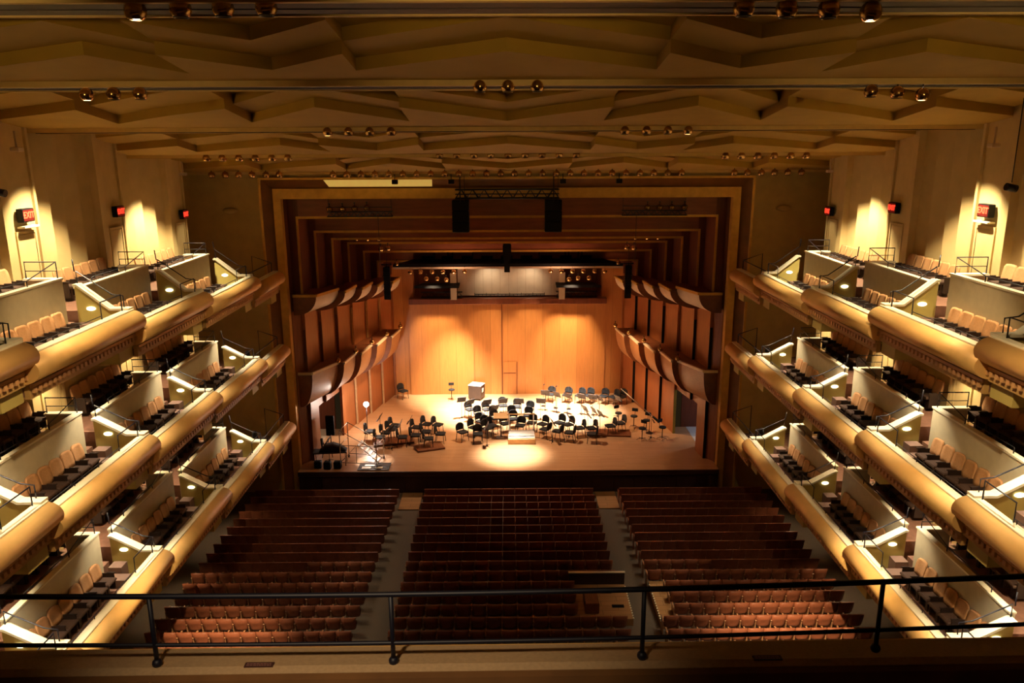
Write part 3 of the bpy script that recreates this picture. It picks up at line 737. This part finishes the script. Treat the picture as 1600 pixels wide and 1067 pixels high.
t = thing('mixing_desk_rail', 'pale-topped dark partition at the front edge of the seat platform', 'partition', (3.4, 27.25, floor_z(27)))
b = MB(); b.box(-1.1, 1.05, -.04, .04, 0, .82); b.build('partition_board', 'darkseat', t); b = MB(); b.box(-1.12, 1.07, -.06, .06, .821, .85); b.build('partition_cap', 'cap', t)
# bare patches at the foot of the two aisles
for s, sd in ((-1, 'left'), (1, 'right')):
    b = MB(); b.bbox(s*4.35, s*5.35, 34.8, 36.7, -1.19, -1.12, .01); tag(b.build('aisle_board', 'platwood'), f'brown board lying at the stage end of the {sd} aisle', 'board')

# ------------------------------------------------------------------ exit signs
def text_mesh(txt, size, m, parent, mat4, name='lettering', ext=.004):
    cu = bpy.data.curves.new('t', 'FONT'); cu.body = txt; cu.size = size; cu.extrude = ext; cu.align_x = 'CENTER'; cu.align_y = 'CENTER'
    cu.offset = .006*size/.2
    ob = bpy.data.objects.new('t', cu); COL.objects.link(ob); bpy.context.view_layer.update()
    me = bpy.data.meshes.new_from_object(ob.evaluated_get(bpy.context.evaluated_depsgraph_get())); bpy.data.objects.remove(ob)
    me.transform(mat4); me.materials.clear(); me.materials.append(M[m]); o = bpy.data.objects.new(name, me); COL.objects.link(o); o.parent = parent; return o
SG = [(22.75, 13.98), (28.2, 13.66), (33.85, 13.10)]
for s, sd in ((-1, 'left'), (1, 'right')):
    for i, (y, z) in enumerate(SG):
        t = thing('exit_sign', f"red lit exit sign on the {sd} wall, {['nearest the camera', 'middle one of three', 'nearest the stage'][i]}", 'sign', (s*13.8, y, z), 0, 'exit signs on the side walls')
        b = MB(); b.bbox(-.09, .09, -.27, .27, -.19, .19, .015); b.build('sign_housing', 'black', t)
        b = MB(); b.box(-s*.091, -s*.096, -.24, .24, -.16, .16); b.build('sign_face', 'exitbg', t)
        rot = Matrix.Rotation(-s*PI/2, 4, 'Z') @ Matrix.Rotation(PI/2, 4, 'X')
        text_mesh('EXIT', .25, 'exit', t, Matrix.Translation((-s*.102, 0, 0)) @ rot)
        if i == 0:
            b = MB(); b.bbox(-.1, .12, -.3, .42, -.36, -.30, .01); b.build('door_head_ledge', 'cap', t)
# wall fixtures: dark cylinders
for s, sd in ((-1, 'left'), (1, 'right')):
    t = thing('wall_spotlight', f'dark cylinder spotlight hanging beside the {sd} wall, near the picture edge', 'lamp', (s*13.25, 20.9, 14.75))
    b = MB(); b.tube([(-.14, 0, 0), (.14, 0, -.06)], .10, 12); b.build('lamp_housing', 'blackmetal', t)
    b = MB(); b.tube([(0, 0, .1), (0, 0, 2.3)], .015, 5); b.build('stem', 'blackmetal', t)
    for i, (y, z) in enumerate(((22.4, base(22.4)-.75), (33.6, base(33.6)-.35))):
        t = thing('wall_camera', f"small cream fixture high on the {sd} wall, {'far one' if i else 'near one'}", 'fixture', (s*13.55, y, z))
        b = MB(); b.bbox(-.12, .12, -.12, .12, -.06, .06, .02); b.build('fixture_box', 'pale', t)
        b = MB(); b.tube([(0, 0, .05), (0, 0, .5)], .03, 8); b.build('stem', 'pale', t)
    for i, z in enumerate((13.0, 4.9)):
        t = thing('ceiling_fan_vent', f"pale round diffuser on the front wall {sd} of the proscenium, {'upper' if i == 0 else 'lower'} one", 'vent', (s*12.9, 37.0, z))
        b = MB(); b.lathe([(.02, 0), (.32, 0), (.36, -.03), (.25, -.08), (.02, -.09)], 20)
        for q in range(len(b.v)): x, yy, zz = b.v[q]; b.v[q] = (x, zz, yy*.4)
        b.build('diffuser_plate', 'fwall', t)

# ------------------------------------------------------------------ music chairs and stands
def make_chair():
    # faces local -y
    t = thing('orchestra_chair', '', 'chair')
    b = MB(); g = []
    for z, w_ in ((.50, .20), (.58, .23), (.70, .235), (.80, .20), (.86, .10)):
        g.append([(w_*q, .20+.06*(z-.5)+.05*(1-q*q), z) for q in (-1, -.6, 0, .6, 1)])
    g2 = [[(x, y+.05, z) for x, y, z in r] for r in g]; b.sheet(g); b.sheet(g2)
    ed = [r[0] for r in g]+g[-1][1:]+[r[-1] for r in g[-2::-1]]+g[0][3:0:-1]; e2 = [(x, y+.05, z) for x, y, z in ed]; b.sheet([ed+[ed[0]], e2+[e2[0]]])
    b.build('backrest', 'chairfab', t)
    b = MB(); b.prism([(-.2, -.24), (.2, -.24), (.235, -.1), (.225, .2), (-.225, .2), (-.235, -.1)], .43, .49, 'z'); b.build('seat', 'chairfab', t)
    for q in (-1, 1):
        b = MB(); b.tube([(q*.215, -.22, 0), (q*.205, -.18, .43)], .016, 6); b.build('leg', 'blackmetal', t)
        b = MB(); b.tube([(q*.215, .25, 0), (q*.21, .17, .43), (q*.21, .21, .62)], .016, 6); b.build('leg', 'blackmetal', t)
    return t
def make_stand():
    t = thing('music_stand', '', 'music stand')
    b = MB(); g = []
    c, s_ = math.cos(math.radians(62)), math.sin(math.radians(62))
    b.add([(-.27, -.02, 1.02), (.27, -.02, 1.02), (.27, .16, 1.36), (-.27, .16, 1.36), (-.27, 0, 1.01), (.27, 0, 1.01), (.27, .18, 1.35), (-.27, .18, 1.35)], [(0,1,2,3), (4,7,6,5), (0,4,5,1), (3,2,6,7), (0,3,7,4), (1,5,6,2)])
    b.box(-.27, .27, -.08, 0, 1.0, 1.015); b.build('desk', 'stand', t)
    b = MB(); b.tube([(0, .08, .03), (0, .08, 1.12)], .014, 6); b.build('pole', 'stand', t)
    b = MB()
    for k in range(3): a = 2*PI*k/3+.5; b.tube([(0, .08, .09), (.24*math.cos(a), .08+.24*math.sin(a), .012)], .012, 5)
    b.lathe([(.05, .02), (.05, .10)], 10, (0, .08, 0)); b.build('base', 'stand', t)
    return t
chair = Maker(make_chair); stand = Maker(make_stand)
CH = [(-6.83, 48.62), (-6.48, 42.14), (-6.57, 41.5), (-6.81, 40.98), (-7.02, 40.27), (-7.7, 41.2), (-5.79, 40.25), (-5.2, 41.8), (-4.65, 42.31), (-4.04, 42.21), (-5.12, 40.54), (-4.6, 41.1), (-3.76, 40.75), (-4.34, 40.02), (-2.55, 41.01), (-1.69, 40.69), (-1.73, 43.99), (-.85, 43.97), (.21, 43.96), (1.26, 44.78), (1.15, 43.7), (-2.3, 44.84), (-1.29, 44.83), (-.33, 45.55), (.53, 45.29), (-1.57, 42.75), (-.2, 42.34), (.67, 42.01), (1.33, 42.43), (-1.95, 41.72), (-1.17, 41.61), (-.95, 42.0), (1.95, 42.2), (2.06, 41.36), (-1.25, 42.3), (.3, 43.1), (-.75, 43.25), (2.69, 47.74), (3.74, 47.58), (4.55, 47.43), (5.11, 47.42), (6.03, 47.27), (6.66, 47.12), (7.13, 47.15), (2.91, 42.41), (2.73, 41.03), (3.4, 42.1), (4.0, 41.52), (3.39, 40.81), (4.65, 41.5), (4.59, 40.58), (6.37, 42.3), (5.76, 41.83), (-9.55, 38.9)]
def sec(x, y):
    if x < -9: return 'at the far left front of the stage'
    if y > 46.5 and x > 0: return 'in the back row by the stage wall'
    if y > 46.5: return 'alone in the back left corner of the stage'
    if x < -3: return 'in the left cluster on stage'
    if x < 1.8 and y > 43.4: return 'in the middle row behind the podium'
    if x < 1.8: return 'near the podium'
    return 'in the right cluster on stage'
groups = {}
for p in CH: groups.setdefault(sec(*p), []).append(p)
for sname, pts in groups.items():
    pts.sort()
    for i, (x, y) in enumerate(pts):
        if 'back row' in sname or (x, y) in ((-2.55, 41.01), (-1.69, 40.69)) or 'alone' in sname: d = Vector((-x*.15, -1))
        elif y < 41.5 and abs(x) < 5 and x > -2.2: d = Vector((.4-x, 1.0)) if abs(x-.4) > 1.6 else Vector((random.uniform(-.4, .4), -1))
        else: d = Vector((.4-x, 40.3-y))
        if 'back left' not in sname: d += Vector((random.uniform(-.3, .3), random.uniform(-.3, .3)))
        rz = math.atan2(d.y, d.x)+PI/2
        lab = f'black orchestra chair {sname}' + ('' if len(pts) == 1 else f', {ORD[i+1]} from left')
        chair.at((x, y, 0), rz, lab, f'orchestra chairs {sname}').scale = (1.13,)*3
for s, sd in ((-1, 'left'), (1, 'right')):
    for t in (1, 2, 3):
        chair.at((s*11.6, 34.6, TIER[t][4]-.75), s*(-PI/2), f'black chair alone in the small end box of the {TN[t]} {sd} balcony', 'chairs in the end boxes')
MS = [(-7.28, 41.67), (-5.54, 41.21), (-6.0, 40.6), (-6.39, 39.81), (-2.82, 44.79), (-2.28, 44.34), (-1.28, 44.3), (-.32, 44.5), (.67, 44.49), (1.94, 44.46), (2.28, 46.08), (3.01, 45.68), (3.66, 45.42), (4.47, 45.28), (5.12, 45.14), (5.55, 44.89), (4.48, 43.01), (4.96, 42.66), (5.27, 42.1), (4.57, 41.98), (-1.25, 40.12), (2.5, 40.7), (3.47, 41.4), (6.64, 44.87), (8.03, 41.19), (-9.4, 38.2), (-.85, 43.2)]
def sec2(x, y):
    if x < -9: return 'at the far left front of the stage'
    if x < -3: return 'in the left cluster on stage'
    if y > 44.2 and x < 2.1: return 'in the row behind the podium'
    if y > 44.8: return 'before the back row of chairs'
    if x < 2.1: return 'near the podium'
    return 'in the right cluster on stage'
groups = {}
for p in MS: groups.setdefault(sec2(*p), []).append(p)
for sname, pts in groups.items():
    pts.sort()
    for i, (x, y) in enumerate(pts):
        d = Vector((x-.4, y-40.3)); rz = math.atan2(d.y, d.x)+PI/2+random.uniform(-.35, .35)
        stand.at((x, y, 0), rz, f'dark music stand {sname}' + ('' if len(pts) == 1 else f', {ORD[i+1]} from left'), f'music stands {sname}')
# drafting stools
def make_stool():
    t = thing('drafting_stool', '', 'stool')
    b = MB(); b.lathe([(.02, .66), (.19, .66), (.21, .70), (.19, .74), (.02, .745)], 16); b.build('seat', 'chairfab', t)
    b = MB(); b.bbox(-.17, .17, .20, .25, .92, 1.12, .02); b.build('backrest', 'chairfab', t)
    b = MB(); b.tube([(0, 0, .08), (0, 0, .67)], .025, 8); b.tube([(0, .1, .68), (0, .24, .74), (0, .24, .95)], .015, 6); b.build('column', 'blackmetal', t)
    b = MB()
    for k in range(5): a = 2*PI*k/5; b.tube([(0, 0, .12), (.28*math.cos(a), .28*math.sin(a), .07)], .018, 6)
    b.build('star_base', 'chrome', t)
    for k in range(5):
        a = 2*PI*k/5; b = MB(); b.tube([(.28*math.cos(a)-.012, .28*math.sin(a), .03), (.28*math.cos(a)+.012, .28*math.sin(a), .03)], .03, 8); b.build('caster', 'chrome', t)
    return t
stool = Maker(make_stool)
for (x, y), w_ in zip([(-3.65, 48.24), (6.44, 43.48), (7.26, 42.92), (7.4, 40.9), (8.55, 41.05), (7.86, 42.2)], ['against the back wall left of the amplifier', 'behind the right cluster of chairs', 'between the right cluster and the side wall', 'at the front of the group by the right door', 'nearest the right door', 'at the back of the group by the right door']):
    stool.at((x, y, 0), random.uniform(-1, 1), f'black drafting stool with chrome casters {w_}', 'drafting stools on stage')
# amplifier case
t = thing('amplifier_case', 'grey wheeled case with bright top against the back wall left of centre', 'case', (-2.05, 48.5, 0), math.radians(-20))
b = MB(); b.bbox(-.42, .42, -.38, .38, .08, .95, .03); b.build('case_body', 'darkseat', t)
b = MB(); b.bbox(-.44, .44, -.40, .40, .951, 1.0, .015); b.build('case_lid', 'grey', t)
for q, r in ((-1, -1), (1, -1), (-1, 1), (1, 1)):
    b = MB(); b.tube([(q*.33-.02, r*.3, .04), (q*.33+.02, r*.3, .04)], .04, 8); b.build('caster', 'blackmetal', t)
b = MB(); b.bbox(.421, .44, -.1, .1, .5, .75, .005); b.build('side_plate', 'cap', t)
# podium
t = thing('conductor_podium', 'grey and plywood conductor podium with white rail at the centre front', 'podium', (.72, 41.0, 0))
b = MB(); b.bbox(-.75, .75, -.62, .62, 0, .30, .01); b.build('podium_base', 'wood', t)
b = MB(); b.bbox(-.73, .73, -.5, .58, .301, .34, .01); b.bbox(-.70, .70, -.3, .56, .341, .40, .01); b.build('podium_top', 'grey', t)
b = MB()
for q in (-1, 1): b.tube([(q*.68, .5, .34), (q*.68, .5, 1.35)], .032, 8)
b.build('rail_post', 'grey', t); b = MB(); b.tube([(-.78, .5, 1.36), (.78, .5, 1.36)], .035, 8); b.build('rail_bar', 'wood', t)
t = thing('conductor_desk', 'wide plywood-topped conductor music desk beside the podium', 'music stand', (-.42, 41.5, 0))
b = MB(); b.prism([(-.28, 1.20), (.22, 1.34), (.22, 1.37), (-.28, 1.23)], -.42, .42, 'x'); b.build('desk', 'wood', t)
b = MB(); b.tube([(0, 0, .05), (0, 0, 1.25)], .035, 8); b.build('pole', 'blackmetal', t)
b = MB(); b.lathe([(.02, 0), (.28, 0), (.28, .03), (.05, .06)], 20); b.build('base', 'grey', t)
# player risers
for nm, x, y, a, w_, d_ in (('under the left cluster of chairs, front one', -4.3, 39.95, .35, .75, .5), ('under the left cluster of chairs, rear one', -6.4, 40.9, .25, 1.1, .55), ('under the right cluster of chairs', 5.75, 41.95, -.1, 1.15, .5)):
    b = MB(); b.bbox(-w_, w_, -d_, d_, 0, .10, .01); o = b.build('player_riser', 'hullend'); o.location = (x, y, 0.0); o.rotation_euler = (0, 0, a)
    tag(o, f'low brown riser {nm}', 'riser')
# ghost light
t = thing('ghost_light', 'bare bright bulb on a thin stand before the left shell wall', 'lamp', (-8.05, 42.3, 0))
b = MB(); b.tube([(0, 0, .03), (0, 0, 1.55)], .02, 6); b.build('pole', 'blackmetal', t)
b = MB(); b.lathe([(.02, 0), (.22, 0), (.22, .03), (.04, .06)], 16); b.build('base', 'blackmetal', t)
b = MB(); b.lathe([(.03, 1.55)]+[(.15*math.sin(PI*k/8), 1.72-.15*math.cos(PI*k/8)) for k in range(1, 8)], 14); b.build('bulb', 'bulb', t)
b = MB()
for k in range(6): a = PI*k/3; b.tube([(.04*math.cos(a), .04*math.sin(a), 1.52), (.19*math.cos(a), .19*math.sin(a), 1.72), (.03*math.cos(a), .03*math.sin(a), 1.93)], .005, 4)
b.build('cage', 'blackmetal', t)
point('ghost_lamp_light', (-7.75, 42.1, 1.75), 300, (1, .8, .66), .2)
# rolling scaffold with stair
t = thing('rolling_scaffold', 'thin metal rolling scaffold with a stair at the left front of the stage', 'scaffold', (-7.55, 37.95, 0), math.radians(-8))
b = MB(); W, D, Hh = .95, .62, 1.95; R = .024
for q in (-1, 1):
    for r in (-1, 1): b.tube([(q*W, r*D, .1), (q*W, r*D, Hh)], R)
b.build('upright', 'alu', t)
b = MB()
for z in (.22, Hh-.03, 1.15):
    b.tube([(-W, -D, z), (W, -D, z)], R*.8) if z < 1.8 else None
    b.tube([(-W, D, z), (W, D, z)], R*.8) if z < 1.0 else None
    b.tube([(-W, -D, z), (-W, D, z)], R*.8); b.tube([(W, -D, z), (W, D, z)], R*.8) if z < 1.8 else None
b.tube([(-W, -D, 1.95), (W, -D, .95)], R*.8); b.tube([(-W, D, 1.95), (W, D, .95)], R*.8)
b.tube([(-W, -D, .22), (-.15, -D, 1.1)], R*.6)
b.tube([(-.1, -D, .22), (-.1, -D, 1.15)], R*.7)
b.build('brace', 'alu', t)
b = MB()
for r in (-.3, .3): b.tube([(-.1, r-.1, 1.15), (W+.05, r-.1, .2)], R)
for k in range(6): x = -.05+k*.18; b.box(x-.07, x+.07, -.4, .2, 1.08-k*.17, 1.10-k*.17)
b.build('stair', 'alu', t)
for q in (-1, 1):
    for r in (-1, 1): b = MB(); b.tube([(q*W-.03, r*D, .07), (q*W+.03, r*D, .07)], .07, 10); b.build('caster', 'blackmetal', t)
# papers / pallet at its foot
t = thing('floor_pallet', 'dark pallet with white sheets lying at the stage edge by the scaffold', 'pallet', (-6.85, 37.35, 0))
b = MB()
for i in range(5): b.box(-.8, .8, -.45+i*.2, -.34+i*.2, .02, .05)
b.build('slat_board', 'darkseat', t)
b = MB(); b.box(-.6, -.15, -.35, -.1, .055, .07); b.box(-.5, 0, .0, .25, .055, .07); b.box(.1, .45, -.3, -.12, .055, .07); b.build('paper_sheet', 'cap', t)
# equipment table at the far left
t = thing('equipment_table', 'dark table heaped with covered equipment at the far left of the stage', 'table', (-9.15, 37.75, 0), .1)
b = MB(); b.bbox(-.85, .85, -.33, .33, .70, .76, .015); b.build('table_top', 'darkseat', t)
for q in (-1, 1):
    for r in (-1, 1): b = MB(); b.tube([(q*.78, r*.28, 0), (q*.78, r*.28, .70)], .02, 6); b.build('leg', 'blackmetal', t)
b = MB(); b.prism([(-.55, .765), (-.2, 1.05), (.15, 1.12), (.5, .98), (.8, .765)], -.28, .28, 'y', True)
tb = thing('equipment_heap', 'black covered equipment lying on the far left stage table', 'equipment', (-9.15, 37.78, 0), .1); b.build('dark_cover', 'chairfab', tb)
for i, (x, y) in enumerate(((-9.7, 37.3), (-9.2, 37.2), (-8.7, 37.25))):
    b = MB(); b.bbox(-.18, .18, -.14, .14, 0, .38, .03); o = b.build('equipment_case', 'black'); o.location = (x, y, 0); tag(o, f'small black case under the far left stage table, {ORD[i+1]} from left', 'case', 'cases under the stage table')
b = MB(); b.bbox(-.22, .22, -.06, .06, 1.0, 2.1, .02); b.tube([(0, 0, 0), (0, 0, 1.0)], .03); o = b.build('display_screen', 'black'); o.location = (-9.45, 39.3, 0); tag(o, 'tall black screen panel beside the left stage door', 'screen')
# boom microphone
t = thing('boom_microphone', 'long slanting microphone boom at the right of the stage', 'microphone', (8.0, 42.0, 0))
b = MB(); b.tube([(0, 0, .05), (0, 0, 1.25)], .018, 6); b.lathe([(.02, 0), (.2, 0), (.2, .03)], 14); b.build('pole', 'blackmetal', t)
b = MB(); b.tube([(.5, -.3, .75), (-1.55, 1.0, 2.35)], .018, 6); b.build('boom_arm', 'alu', t)
b = MB(); b.tube([(.5, -.3, .75), (.15, -.08, 1.02)], .07, 8); b.build('counterweight', 'black', t)
for (x, y), w_ in zip(((2.2, 46.9), (2.95, 46.5), (3.75, 46.3)), ('left', 'middle', 'right')):
    t = thing('microphone_stand', f'thin black microphone stand before the back row, {w_} of three', 'microphone', (x, y, 0), 0, 'microphone stands before the back row')
    b = MB(); b.tube([(0, 0, .02), (0, 0, 1.4)], .012, 6); b.build('pole', 'blackmetal', t)
    b = MB(); b.lathe([(.02, 0), (.15, 0), (.15, .02)], 12); b.build('base', 'blackmetal', t)
    b = MB(); b.tube([(0, 0, 1.4), (.05, -.12, 1.48)], .03, 8); b.build('microphone_head', 'black', t)

# ------------------------------------------------------------------ rear balcony in front of the camera
RZ = math.radians(.55)
def rb(o): o.location = (0, 4.4, 0); o.rotation_euler = (0, 0, RZ); return o
def rail_z(x): return 13.09+.004*x*x+.008*x
t = thing('balcony_railing', 'navy-black two-bar railing on the rear balcony ledge in the foreground', 'railing')
rb(t)
xs = [-5+.25*i for i in range(41)]
b = MB(); b.tube([(x, .0, rail_z(x)) for x in xs], .018, 10); b.build('top_bar', 'rail', t)
b = MB(); b.tube([(x, .0, rail_z(x)-.345) for x in xs], .014, 10); b.build('lower_bar', 'rail', t)
for x in (-3.75, -2.25, -.745, .85, 2.36, 3.85):
    p = MB(); z = rail_z(x); p.tube([(x, 0, z-.01), (x, 0, z-.345), (x, -.0, z-.47)], .015, 10)
    po = p.build('post', 'rail', t)
    k = MB(); k.lathe([(.004, .03)]+[(.032*math.sin(PI*i/8), .032*math.cos(PI*i/8)) for i in range(1, 8)]+[(.004, -.032)], 12, (x, 0, z-.475)); k.build('ball_foot', 'rail', po)
b = MB(); b.prism([(.22, 12.3), (.22, 12.56), (-.02, 12.60), (-.075, 12.585), (-.075, 12.3)], -8, 8, 'x')
o = rb(b.build('trim_balcony_ledge', 'ledge')); o['kind'] = 'structure'
b = MB(); b.prism([(-.076, 12.3), (-.076, 12.582), (-.12, 12.57), (-.14, 12.5), (-.14, 12.3)], -8, 8, 'x')
o = rb(b.build('trim_balcony_ledge_edge', 'ledgebrown')); o['kind'] = 'structure'
b = MB(); b.prism([(.22, 11.6), (.26, 11.6), (.26, 12.54), (.22, 12.54)], -8, 8, 'x'); o = rb(b.build('trim_balcony_fascia', 'gold')); o['kind'] = 'structure'
b = MB(); b.prism([(-7, 11.2), (4.2, 11.2), (4.2, 11.5), (-7, 11.5)], -15, 15, 'x'); struct('floor_rear_balcony', b, 'carpet')
for x, w_ in ((-1.60, 'left'), (1.66, 'right')):
    t = thing('ledge_plaque', f'small brown plaque with two lines of faint text on the ledge, {w_} one', 'plaque', (x, 4.4-.01+x*.0096, 12.603), RZ, 'plaques on the balcony ledge')
    b = MB(); b.box(-.092, .092, -.022, .022, -.012, .002); b.build('plaque_plate', 'plaque', t)
    b = MB()
    random.seed(5)
    for r in (.006, -.010):
        xx = -.08
        while xx < .07:
            w2 = random.uniform(.008, .02); b.box(xx, min(xx+w2, .08), r-.0035, r+.0035, .0021, .0028); xx += w2+.004
    b.build('plaque_lettering', 'plaquetext', t)
# tops of the front row seats behind the ledge
for i in range(9):
    x = -2.6+.62*i
    t = thing('velvet_chair', f'dark maroon rounded seat top just behind the ledge, {ORD[i+1]} from left', 'seat', (x, 3.98, 11.5), 0, 'front row seats of the rear balcony')
    g = []
    for z, w_ in ((.4, .24), (.85, .26), (.95, .24), (1.0, .19), (1.02, .08)):
        g.append([(w_*q, -.02+.04*q*q, z) for q in (-1, -.6, 0, .6, 1)])
    b = MB(); b.sheet(g); g2 = [[(a, c-.07, d) for a, c, d in r] for r in g]; b.sheet(g2)
    ed = [r[0] for r in g]+g[-1][1:]+[r[-1] for r in g[-2::-1]]; b.sheet([ed, [(a, c-.07, d) for a, c, d in ed]])
    b.build('seat_back', 'maroon', t)
    b = MB(); b.bbox(-.24, .24, -.55, -.1, .38, .48, .03); b.build('seat_cushion', 'maroon', t)
